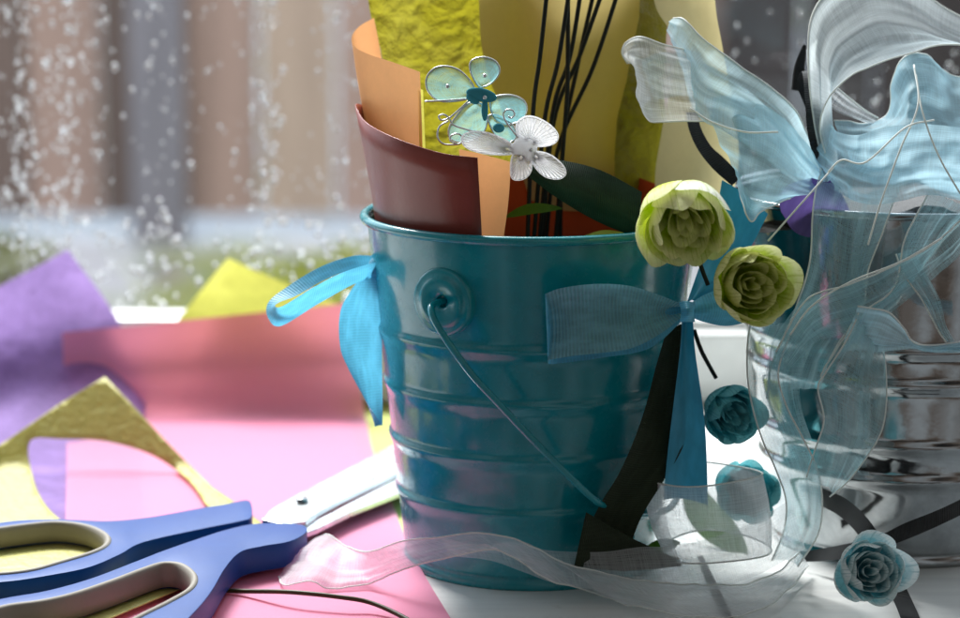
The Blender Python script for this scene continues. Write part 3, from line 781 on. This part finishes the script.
butterfly('butterfly', -.046, [[(215, 180), (130, 190), (88, 160), (82, 118), (108, 87), (150, 82), (192, 100), (228, 145)], [(242, 142), (218, 98), (220, 66), (255, 53), (294, 65), (308, 95), (292, 125), (266, 142)],
          [(278, 196), (292, 176), (340, 170), (380, 185), (392, 215), (375, 248), (330, 260), (290, 238)], [(212, 196), (166, 245), (150, 280), (160, 308), (205, 316), (255, 290), (270, 240), (256, 200)],
          [(272, 240), (300, 232), (345, 258), (360, 298), (330, 318), (292, 290)]],
          [(252, 170, 46, 20, 12), (225, 182, 22, 13, 35), (305, 272, 17, 14, 0), (262, 215, 10, 34, 0)], 'teal net butterfly with silver wire edges above the white butterfly', M['wing_teal'], M['felt_teal'],
          [[(76, 190), (140, 187), (212, 182)], [(212, 188), (175, 222), (150, 242), (128, 248), (120, 236), (134, 230), (150, 240), (165, 262), (200, 275), (240, 285)],
           [(150, 250), (122, 268), (116, 300), (132, 320), (160, 324), (186, 320), (196, 305), (180, 290), (158, 296), (156, 312), (178, 322)]], (250, 175), .25, ((147, 143), (262, 110), (262, 178)))
butterfly('butterfly', -.052, [[(352, 328), (300, 297), (242, 283), (202, 290), (190, 310), (212, 336), (270, 352), (345, 352)], [(372, 305), (360, 262), (385, 238), (422, 240), (466, 265), (488, 296), (474, 320), (425, 328)],
          [(418, 345), (465, 356), (503, 388), (511, 414), (490, 429), (450, 422), (420, 395), (405, 362)], [(352, 352), (342, 400), (350, 430), (384, 428), (405, 402), (398, 362)]],
          [(388, 328, 36, 26, 20), (365, 335, 26, 20, 0), (400, 352, 18, 22, 0)], 'white net butterfly with one curled antenna beside the orange card', M['wing_white'], M['felt_white'],
          [[(372, 312), (352, 285), (334, 262), (320, 236), (326, 218), (345, 216), (354, 230), (344, 241), (334, 236)]], (385, 330), -.25, ((405, 340),))

# ------------------------------------------------------------------ ribbons
def ribbon(name, rows, m, label=None, cat='ribbon', parent=None, thread=False, **kw):
    kw.setdefault('nu', 60); kw.setdefault('nv', 10)
    bm, e0, e1 = surf(rows, **kw)
    o = link(name, bm, m, parent)
    if not parent: home(o); tag(o, label, cat)
    if thread:
        for e in ((e0, e1) if thread is True else (e0,) if thread == 1 else (e1,)):
            bm = bmesh.new(); tube(bm, e, .00032, 6); th = link('edge_thread', bm, M['thread'], o)
    return o
lb = empty('blue_bow', P(374, 268, -.006), 'light blue grosgrain bow tied to the left side of the teal bucket', 'bow')
ribbon('loop', [[(376, 256, -.002), (352, 256, -.006), (318, 268, -.010), (284, 289, -.014), (268, 303, -.016), (268, 318, -.018), (281, 326, -.021), (318, 304, -.024), (352, 285, -.020), (376, 276, -.012)],
                [(376, 272, -.004), (352, 270, -.010), (322, 281, -.014), (298, 295, -.018), (280, 302, -.020), (275, 306, -.024), (283, 306, -.028), (314, 287, -.030), (344, 272, -.026), (376, 262, -.016)]], M['satin'], parent=lb, nu=90)
ribbon('tail', [[(366, 270, -.014), (350, 292, -.018), (340, 313, -.020), (340, 346, -.022), (348, 368, -.022), (366, 401, -.021), (381, 424, -.019)],
                [(376, 268, -.012), (380, 298, -.013), (382, 332, -.012), (382, 366, -.012), (382.5, 400, -.013), (382.5, 425, -.018)]], M['satin'], parent=lb, bow=.003)
bm = bmesh.new(); ball(bm, P(376, 268, -.010), .003, .005, .0045); link('knot', bm, M['satin'], lb)
fb = empty('blue_bow', P(686, 312, -.055), 'blue grosgrain bow on the right front of the teal bucket', 'bow')
ribbon('loop', [[(686, 306, -.060), (662, 296, -.066), (630, 286, -.072), (596, 284, -.075), (562, 288, -.075), (545, 294, -.073)],
                [(686, 314, -.060), (660, 334, -.069), (632, 348, -.075), (600, 353, -.078), (572, 356, -.078), (548, 360, -.075)]], M['satin_shaded'], parent=fb, bow=.004, nu=80)
ribbon('loop', [[(545, 294, -.073), (552, 296, -.068), (600, 300, -.067), (650, 300, -.062), (685, 306, -.058)], [(548, 361, -.075), (553, 364, -.069), (600, 358, -.069), (650, 348, -.066), (686, 317, -.058)]], M['satin'], parent=fb)
ribbon('loop', [[(688, 305, -.060), (706, 294, -.058), (728, 288, -.052), (748, 292, -.046)], [(688, 316, -.060), (704, 322, -.06), (726, 326, -.054), (748, 322, -.048)]], M['satin'], parent=fb, bow=.003)
ribbon('tail', [[(682, 316, -.058), (680, 350, -.060), (674, 400, -.058), (668, 450, -.056), (663, 500, -.05)], [(693, 318, -.058), (695, 350, -.058), (702, 400, -.054), (706, 440, -.050), (708, 505, -.044)]], M['satin_plain'], parent=fb, bow=.003)
ribbon('tail', [[(722, 180, -.026), (714, 225, -.032), (700, 265, -.042), (686, 305, -.056)], [(768, 214, -.026), (752, 245, -.030), (734, 275, -.040), (696, 306, -.056)]], M['satin_plain'], parent=fb, bow=-.003)
kn = ribbon('knot', [[(679, 302, -.064), (681, 312, -.068), (680, 322, -.064)], [(687, 301, -.067), (688, 311, -.071), (687, 322, -.067)], [(695, 303, -.062), (694, 312, -.066), (695, 322, -.062)]], M['satin'], parent=fb, nu=16)
ribbon('green_ribbon', [[(666, 332, -.052), (655, 370, -.056), (646, 405, -.059), (634, 440, -.062), (618, 475, -.0625), (596, 512, -.062), (574, 566, -.06)],
                        [(688, 322, -.050), (688, 370, -.050), (686, 410, -.050), (684, 444, -.050), (664, 480, -.052), (640, 520, -.056), (622, 572, -.058)]], M['dkgreen'], 'wide blackish green ribbon hanging from the front bow of the teal bucket', bow=.002)
ribbon('green_ribbon', [[(586, 512, -.066), (630, 537, -.062), (680, 560, -.056)], [(574, 566, -.067), (625, 571, -.062), (682, 566, -.056)]], M['dkgreen'], 'short blackish green ribbon end lying at the foot of the teal bucket')
ribbon('black_ribbon', [[(686, 112, .0), (689, 130, -.004), (698, 150, -.008), (713, 169, -.012), (732, 186, -.014)], [(698, 112, .002), (701, 128, -.002), (711, 146, -.006), (724, 158, -.010), (742, 176, -.014)]], M['black'], 'black grosgrain loop hanging below the left organza loop')
ribbon('black_ribbon', [[(806, 110, .02), (797, 84, .01), (802, 72, -.010), (805, 100, -.020), (807, 130, -.022), (813, 155, -.022), (823, 174, -.018)], [(822, 106, .02), (814, 80, .01), (823, 71, -.008), (829, 100, -.016), (831, 130, -.018), (830, 155, -.018), (826, 175, -.016)]], M['black'], 'black grosgrain loop standing upright between the organza loops')
ribbon('black_ribbon', [[(792, 90, .03), (795, 66, .03), (803, 44, .03)], [(802, 92, .03), (804, 75, .03), (806, 46, .03)]], M['black'], 'small pointed black ribbon tip behind the upright black loop')
ribbon('purple_ribbon', [[(781, 212, -.02), (779, 196, -.022), (790, 184, -.026), (812, 178, -.03)], [(800, 235, -.02), (808, 215, -.024), (826, 195, -.028), (826, 182, -.03)], [(852, 240, -.02), (852, 222, -.022), (845, 200, -.026), (830, 180, -.03)]], M['purple_rib'], 'purple ribbon curl tucked into the steel bucket rim', nu=24, nv=14)
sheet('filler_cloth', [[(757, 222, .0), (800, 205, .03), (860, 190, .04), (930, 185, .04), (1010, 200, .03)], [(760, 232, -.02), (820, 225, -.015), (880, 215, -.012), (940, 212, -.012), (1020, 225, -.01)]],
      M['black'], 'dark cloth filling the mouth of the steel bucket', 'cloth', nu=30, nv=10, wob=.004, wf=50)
# black ribbon lying round the foot of the steel bucket
ribbon('black_ribbon', [[(975, 492, -.045), (940, 509, -.05), (905, 523, -.05), (875, 537, -.045), (835, 546, -.03), (800, 552, -.02)], [(975, 508, -.045), (940, 525, -.05), (905, 540, -.05), (875, 550, -.045), (835, 560, -.035), (800, 562, -.02)]], M['black'], 'black ribbon wrapped low around the front of the steel bucket')
ribbon('black_ribbon', [[(822, 488, -.022), (848, 500, -.034), (872, 524, -.05), (892, 560, -.055), (912, 600, None), (925, 630, None)], [(822, 506, -.022), (842, 518, -.034), (862, 540, -.05), (880, 575, -.055), (895, 604, None), (905, 630, None)]], M['black'], 'black ribbon crossing behind the pale teal rose to the sill edge')
bm = bmesh.new(); e = [T(700, 560, .002), T(712, 584, .0018), T(730, 616, .0018), T(738, 634, .0018)]
o = ribbon('black_ribbon', [[T(697, 556, .002), T(708, 580, .002), T(724, 616, .002), T(733, 640, .002)], [T(703, 556, .002), T(715, 580, .002), T(732, 616, .002), T(741, 640, .002)]], M['black'], 'narrow black ribbon tail under the organza on the white sill')
# brown wire on the pink sheet
bm = bmesh.new(); tube(bm, spline([T(205, 589, .0035), T(240, 591, .004), (T(290, 592, .0075)), T(340, 597, .0075), T(372, 603, .006), T(405, 618, .004), T(420, 630, .004)], 8), .0009, 8)
o = link('craft_wire', bm, M['twig']); home(o); tag(o, 'thin brown green craft wire curving over the pink sheet', 'wire')

# ------------------------------------------------------------------ organza
ob = empty('organza_bow', P(850, 190, -.01), 'big pale blue organza bow spilling out of the steel bucket', 'bow')
_fs = [0]
def O(nm, rows, m, fa=.0017, ff=6.0, **k):
    _fs[0] += 3.7; k['nv'] = max(30, k.get('nv', 10) * 2); k['nu'] = max(k.get('nu', 60), 90)
    return ribbon(nm, rows, M[m], parent=ob, fold=(fa, ff, _fs[0]), **k)
# left double loop
O('loop', [[(822, 168, -.016), (800, 118, -.020), (772, 88, -.022), (738, 66, -.026), (706, 42, -.026), (684, 20, -.020), (672, 18, -.012)],
           [(818, 180, -.022), (790, 140, -.030), (756, 112, -.034), (724, 96, -.036), (700, 84, -.036), (688, 60, -.030), (668, 30, -.014)],
           [(810, 190, -.022), (780, 170, -.036), (750, 150, -.042), (722, 132, -.044), (703, 122, -.042), (690, 100, -.034), (678, 52, -.020)]], 'org_blue', thread=1, wob=.0015, wf=40, nv=16, nu=80)
O('loop', [[(700, 54, -.024), (684, 50, -.026), (662, 44, -.028), (640, 37, -.026), (626, 42, -.020), (622, 52, -.014), (630, 62, -.006)],
           [(712, 84, -.030), (690, 84, -.036), (668, 80, -.038), (650, 72, -.036), (638, 66, -.028), (634, 66, -.018), (640, 76, -.006)],
           [(720, 120, -.034), (702, 121, -.040), (684, 121, -.042), (662, 122, -.040), (648, 121, -.032), (641, 108, -.020), (650, 98, -.008)]], 'org_white', thread=True, nv=16, nu=60)
O('loop', [[(640, 60, -.006), (668, 52, .0), (710, 66, .004), (760, 100, .004), (812, 160, -.004)], [(655, 100, -.006), (690, 96, .0), (730, 110, .004), (775, 140, .002), (812, 182, -.006)]], 'org_blue', nv=8)
O('tail', [[(704, 100, -.030), (735, 96, -.034), (775, 110, -.032), (805, 140, -.026), (822, 176, -.02)], [(716, 130, -.038), (745, 140, -.044), (775, 152, -.042), (800, 172, -.034), (818, 184, -.024)],
           [(728, 162, -.042), (742, 175, -.050), (762, 184, -.050), (782, 190, -.042), (806, 192, -.030)], [(737, 192, -.044), (744, 208, -.052), (750, 222, -.054), (762, 212, -.048), (790, 198, -.034)]], 'org_deep', nv=24, nu=50, wob=.003, wf=35, thread=2)
# big upper-right loop
O('loop', [[(823, 172, -.020), (812, 120, -.022), (808, 60, -.020), (812, 16, -.012), (832, -12, -.004), (868, -30, .004), (912, -14, .010), (948, 10, .012), (995, 34, .012)],
           [(830, 165, -.024), (822, 128, -.028), (830, 98, -.032), (850, 76, -.032), (868, 67, -.030), (888, 59, -.028), (912, 52, -.024), (942, 43, -.020), (995, 44, -.014)],
           ], 'org_veil', thread=True, nv=20, nu=90, bow=-.006)
O('loop', [[(816, 40, .0), (814, 62, -.002), (826, 78, -.004), (850, 100, -.006), (878, 119, -.008)], [(808, 50, -.004), (811, 85, -.008), (826, 105, -.010), (848, 116, -.012), (874, 124, -.012)]], 'org_white', thread=1)
O('loop', [[(985, 70, .0), (955, 76, .0), (930, 60, -.002), (908, 58, -.006), (895, 85, -.008), (880, 116, -.010), (834, 121, -.014)], [(985, 120, -.02), (955, 120, -.028), (930, 112, -.03), (908, 112, -.032), (890, 124, -.030), (868, 134, -.028), (838, 132, -.022)],
           [(985, 170, -.032), (955, 165, -.036), (930, 158, -.040), (905, 156, -.042), (885, 158, -.040), (862, 158, -.034), (844, 150, -.026)], [(985, 200, -.03), (958, 197, -.036), (930, 188, -.040), (905, 184, -.042), (880, 184, -.040), (858, 178, -.034), (842, 165, -.026)]], 'org_deep', nv=30, nu=60, wob=.005, wf=32, thread=1)
O('loop', [[(832, 122, -.020), (850, 135, -.034), (880, 128, -.042), (920, 125, -.044), (985, 130, -.040)], [(824, 150, -.020), (845, 170, -.034), (880, 180, -.046), (925, 172, -.050), (985, 176, -.048)], [(826, 185, -.024), (850, 200, -.040), (885, 205, -.050), (930, 196, -.052), (985, 206, -.050)]], 'org_blue', nv=20, nu=60, wob=.005, wf=40)
# veil hanging over the steel bucket
O('drape', [[(820, 165, -.026), (813, 210, -.044), (810, 262, -.050), (797, 310, -.052), (776, 360, -.052), (768, 400, -.05)], [(860, 190, -.036), (850, 230, -.048), (842, 280, -.050), (826, 320, -.050), (806, 350, -.052), (792, 392, -.05)],
            [(902, 180, -.042), (884, 230, -.050), (868, 270, -.052), (862, 306, -.050), (838, 345, -.050), (822, 392, -.046)]], 'org_grey', thread=True, nv=20, wob=.004, wf=30)
O('drape', [[(930, 190, -.048), (905, 240, -.055), (895, 285, -.058), (866, 310, -.060), (840, 345, -.060), (822, 378, -.060)], [(975, 210, -.046), (946, 238, -.050), (918, 272, -.052), (896, 300, -.054), (882, 315, -.056), (862, 330, -.058)]], 'org_grey', thread=True, nv=12, wob=.002)
O('drape', [[(985, 200, -.048), (940, 238, -.056), (900, 262, -.058), (850, 284, -.060), (806, 300, -.060), (776, 352, -.060)], [(985, 222, -.046), (952, 262, -.054), (905, 300, -.056), (862, 330, -.058), (820, 340, -.058), (790, 368, -.058)]], 'org_grey', thread=1, nv=12, wob=.002)
O('drape', [[(858, 306, -.064), (872, 308, -.066), (890, 312, -.068), (905, 328, -.068), (914, 340, -.066), (935, 345, -.060), (985, 338, -.052)], [(840, 352, -.060), (858, 350, -.062), (880, 352, -.064), (900, 350, -.064), (915, 348, -.060), (935, 352, -.058), (985, 352, -.050)]], 'org_blue', thread=1, nv=8)
O('drape', [[(896, 254, -.055), (904, 275, -.056), (922, 300, -.057), (938, 330, -.058), (946, 342, -.058)], [(910, 250, -.055), (925, 272, -.056), (940, 300, -.057), (946, 325, -.058), (955, 342, -.058)]], 'org_grey', thread=1, nv=6)
# the fan below
O('drape', [[(862, 306, -.062), (846, 340, -.064), (826, 372, -.066), (818, 388, -.066), (824, 420, -.064), (815, 450, -.060), (806, 478, -.056)], [(874, 320, -.062), (862, 352, -.066), (852, 392, -.068), (850, 425, -.068), (840, 462, -.064), (830, 490, -.060)],
            [(882, 345, -.060), (886, 372, -.064), (887, 402, -.066), (882, 430, -.066), (868, 455, -.064), (848, 480, -.060), (830, 496, -.058)]], 'org_grey', thread=True, nv=16, nu=70)
# descending band towards the curl
O('tail', [[(752, 318, -.046), (748, 340, -.052), (748, 372, -.054), (752, 402, -.056), (762, 438, -.056), (776, 470, -.054), (786, 500, -.050), (784, 530, -.046), (772, 560, -.044)],
           [(796, 320, -.050), (784, 350, -.058), (778, 376, -.060), (786, 405, -.060), (802, 436, -.060), (816, 466, -.058), (822, 500, -.054), (818, 534, -.050), (798, 566, -.046)]], 'org_grey', thread=True, nv=12, nu=90, bow=.003)
O('tail', [[(800, 300, -.052), (774, 340, -.056), (766, 380, -.056), (772, 412, -.056), (788, 448, -.056)], [(830, 306, -.050), (812, 345, -.054), (800, 380, -.056), (802, 410, -.056), (812, 440, -.056)]], 'org_grey', thread=False, nv=10)
# fine loose threads
for pts in ([(833, 168, -.045), (800, 205, -.058), (768, 241, -.062)], [(914, 65, -.035), (918, 105, -.05), (900, 150, -.055), (880, 205, -.06), (868, 245, -.06)], [(916, 75, -.036), (922, 110, -.05), (936, 150, -.055), (955, 185, -.055), (975, 215, -.055)],
            [(690, 108, -.045), (712, 122, -.05), (745, 132, -.052), (778, 132, -.05)], [(942, 238, -.062), (900, 262, -.064), (850, 282, -.066), (812, 306, -.066), (790, 335, -.066)], [(934, 120, -.05), (905, 128, -.055), (866, 162, -.055), (842, 160, -.05), (828, 172, -.05)]):
    bm = bmesh.new(); tube(bm, spline([P(*p) for p in pts], 10), .00035, 6); link('loose_thread', bm, M['thread'], ob)

# the long sheer ribbon curling across the sill
tr_ = empty('organza_ribbon', T(560, 600, .002), 'long sheer white organza ribbon curling along the sill past the teal bucket', 'ribbon')
O2 = lambda nm, rows, m, **k: ribbon(nm, rows, M[m], parent=tr_, **({'fold': (.0016, 4.0, len(nm) * 1.3)} | k))
Yb = -.066
O2('band', [[T(300, 546, .008), (325, 534, -.02), (346, 546, -.03), (370, 552, -.045), (402, 541, -.058), (440, 537, Yb), (480, 533, Yb - .002), (520, 541, Yb - .003), (560, 561, Yb - .002), (605, 574, -.068), (660, 581, -.066), (720, 587, -.06), (770, 575, -.052), (800, 552, -.046)],
            [T(279, 577, .003), T(286, 588, .003), T(310, 583, .006), T(332, 590, .003), T(370, 585, .004), (405, 569, -.062), (450, 558, -.070), (490, 551, -.072), (516, 561, -.073), (546, 580, -.073), T(600, 594, .003), T(645, 608, .003), T(700, 616, .003), T(760, 608, .004), T(812, 566, .004)]], 'org_white', thread=True, nv=14, nu=160, wob=.0018, wf=60)
O2('band', [[(440, 537, Yb + .004), (480, 545, -.064), (520, 541, -.064), (546, 550, -.064), (600, 552, -.066), (640, 547, -.064), (680, 545, -.058), (740, 528, -.05), (790, 500, -.045)],
            [(450, 556, -.064), (490, 560, -.064), (525, 572, -.064), (560, 584, -.066), (610, 590, -.068), (660, 596, -.066), (710, 590, -.06), (760, 574, -.055), (806, 548, -.05)]], 'org_white', thread=False, nv=10, nu=100)
# standing curl
top_, mid_, bot_ = [], [], []
for i in range(29):
    a = math.pi * .25 - 2 * math.pi * 1.10 * i / 28 + math.pi
    k_ = 1 + .04 * math.sin(2 * a + 1) - .08 * i / 28
    top_.append((706 + 57 * k_ * math.cos(a), 474 - 12 * math.sin(a) + 2.5 * math.sin(2 * a), -.040 + .021 * k_ * math.sin(a)))
    mid_.append((710 + 60 * k_ * math.cos(a), 510 - 14 * math.sin(a) + 2 * math.sin(2 * a + 2), -.043 + .023 * k_ * math.sin(a)))
    bot_.append((718 + 54 * k_ * math.cos(a), 546 - 15 * math.sin(a) + 3 * math.sin(2 * a + 1) + 5 * i / 28, -.045 + .021 * k_ * math.sin(a)))
O2('curl', [top_, mid_, bot_], 'org_white', thread=True, nv=24, nu=140, wob=.0007, wf=40, fold=None)

# ------------------------------------------------------------------ roses
def rose(name, c, axis, Rr, m, label, seed, spec, stem=None, depth=.75, white=False):
    rnd = random.Random(seed); t = empty(name, c, label, 'rose')
    q = Vector(axis).normalized().to_track_quat('Z', 'Y').to_matrix()
    for (k, n, rad, h, lean, curl) in spec:
        for j in range(n):
            a0 = 2 * math.pi * (j + .47 * k) / n + rnd.uniform(-.25, .25); hwid = min(1.25, math.pi / n * rnd.uniform(1.15, 1.5))
            rr = Rr * rad * rnd.uniform(.88, 1.06); hh = Rr * h * rnd.uniform(.88, 1.06); lean_ = lean + rnd.uniform(-.10, .12)
            bm = bmesh.new(); uv = bm.loops.layers.uv.new('UVMap'); V = []; NU, NV = 14, 12
            ph = rnd.uniform(0, 6); ph2 = rnd.uniform(0, 6); tip = rnd.uniform(.0, .10); off = rnd.uniform(-.06, .06)
            for iv in range(NV + 1):
                v = iv / NV; row = []
                for iu in range(NU + 1):
                    u = iu / NU * 2 - 1
                    wdt = math.sin(min(1, v * 1.1 + .12) * math.pi * .58) ** .8
                    rim = (1 - .42 * abs(u) ** 2.6) + .05 * math.sin(4 * u + ph) + tip * math.exp(-(u / .35) ** 2)
                    vv_ = v * rim
                    r_ = rr * (.0 + 1.0 * math.sin(min(1.2, vv_) * math.pi * .5) ** .8) * (1 - lean_ * vv_ ** 2)
                    r_ += curl * rr * max(0, vv_ - .68) ** 1.3 * 2.2
                    r_ *= 1 - .10 * u * u + .035 * math.sin(5 * u + ph2) * v + off * v
                    zz = hh * (1 - math.cos(min(1.25, vv_) * math.pi * .5)) ** .85 - Rr * depth * .6 - .9 * curl * hh * max(0, vv_ - .8)
                    a = a0 + u * hwid * wdt
                    row.append(bm.verts.new(Vector(c) + q @ Vector((r_ * math.cos(a), r_ * math.sin(a), zz))))
                V.append(row)
            for iv in range(NV):
                for iu in range(NU):
                    f = bm.faces.new((V[iv][iu], V[iv][iu + 1], V[iv + 1][iu + 1], V[iv + 1][iu]))
                    for lp, (a_, b_) in zip(f.loops, ((iu, iv), (iu + 1, iv), (iu + 1, iv + 1), (iu, iv + 1))): lp[uv].uv = (a_ / NU, b_ / NV)
            up_ = (q @ Vector((math.cos(a0), math.sin(a0), 0))).z
            wh = white and k == 0 and up_ > .62
            pt = link('petal', bm, M['petal_white'] if wh else m, t)
            if wh: pt['label'] = 'white outer petal'
    if stem:
        bm = bmesh.new(); tube(bm, spline([Q(p) for p in stem], 8), .0008, 8); link('stem', bm, M['wire_black'], t)
    return t
full = [(0, 5, 1.0, 1.15, .10, .10), (1, 5, .94, 1.18, .22, .0), (2, 5, .80, 1.10, .22, .05), (3, 5, .64, 1.04, .18, .1), (4, 4, .47, .98, .10, .2), (5, 4, .30, .94, .05, .25), (6, 3, .15, .9, .0, .2)]
rose('rose', P(683, 214, -.078), (.06, -.90, -.42), .0192, M['petal_lime'], 'lime green cloth rose with a white top petal over the teal rim', 3, full, [(700, 240, -.06), (700, 262, -.058), (708, 285, -.058)], white=True)
rose('rose', P(747, 284, -.080), (.25, -1, .12), .0170, M['petal_olive'], 'olive green cloth rose hanging in front of the steel bucket', 5, full)
rose('rose', P(727, 409, -.030), (.35, -1, -.15), .0132, M['petal_tl'], 'deep teal cloth rose hanging between the two buckets', 8, full, [(694, 330, -.03), (702, 352, -.03), (716, 378, -.028)])
rose('rose', P(742, 492, -.012), (.2, -1, .35), .0135, M['petal_tl'], 'deep teal cloth rose seen through the standing organza curl', 9, full)
rose('rose', P(867, 571, -.082), (.12, -1, .30), .0146, M['petal_ice'], 'pale teal cloth rose on the sill before the steel bucket', 12, full)
o = link('leaf', leafmesh([(690, 470, .03), (702, 510, .02), (748, 556, .0)], .007), M['leaf']); home(o); tag(o, 'olive green leaf behind the standing organza curl', 'leaf')
o = link('leaf', leafmesh([(640, 560, -.03), (658, 548, -.032), (680, 542, -.03)], .003), M['leaf']); home(o); tag(o, 'small olive leaf tip at the right foot of the teal bucket', 'leaf')
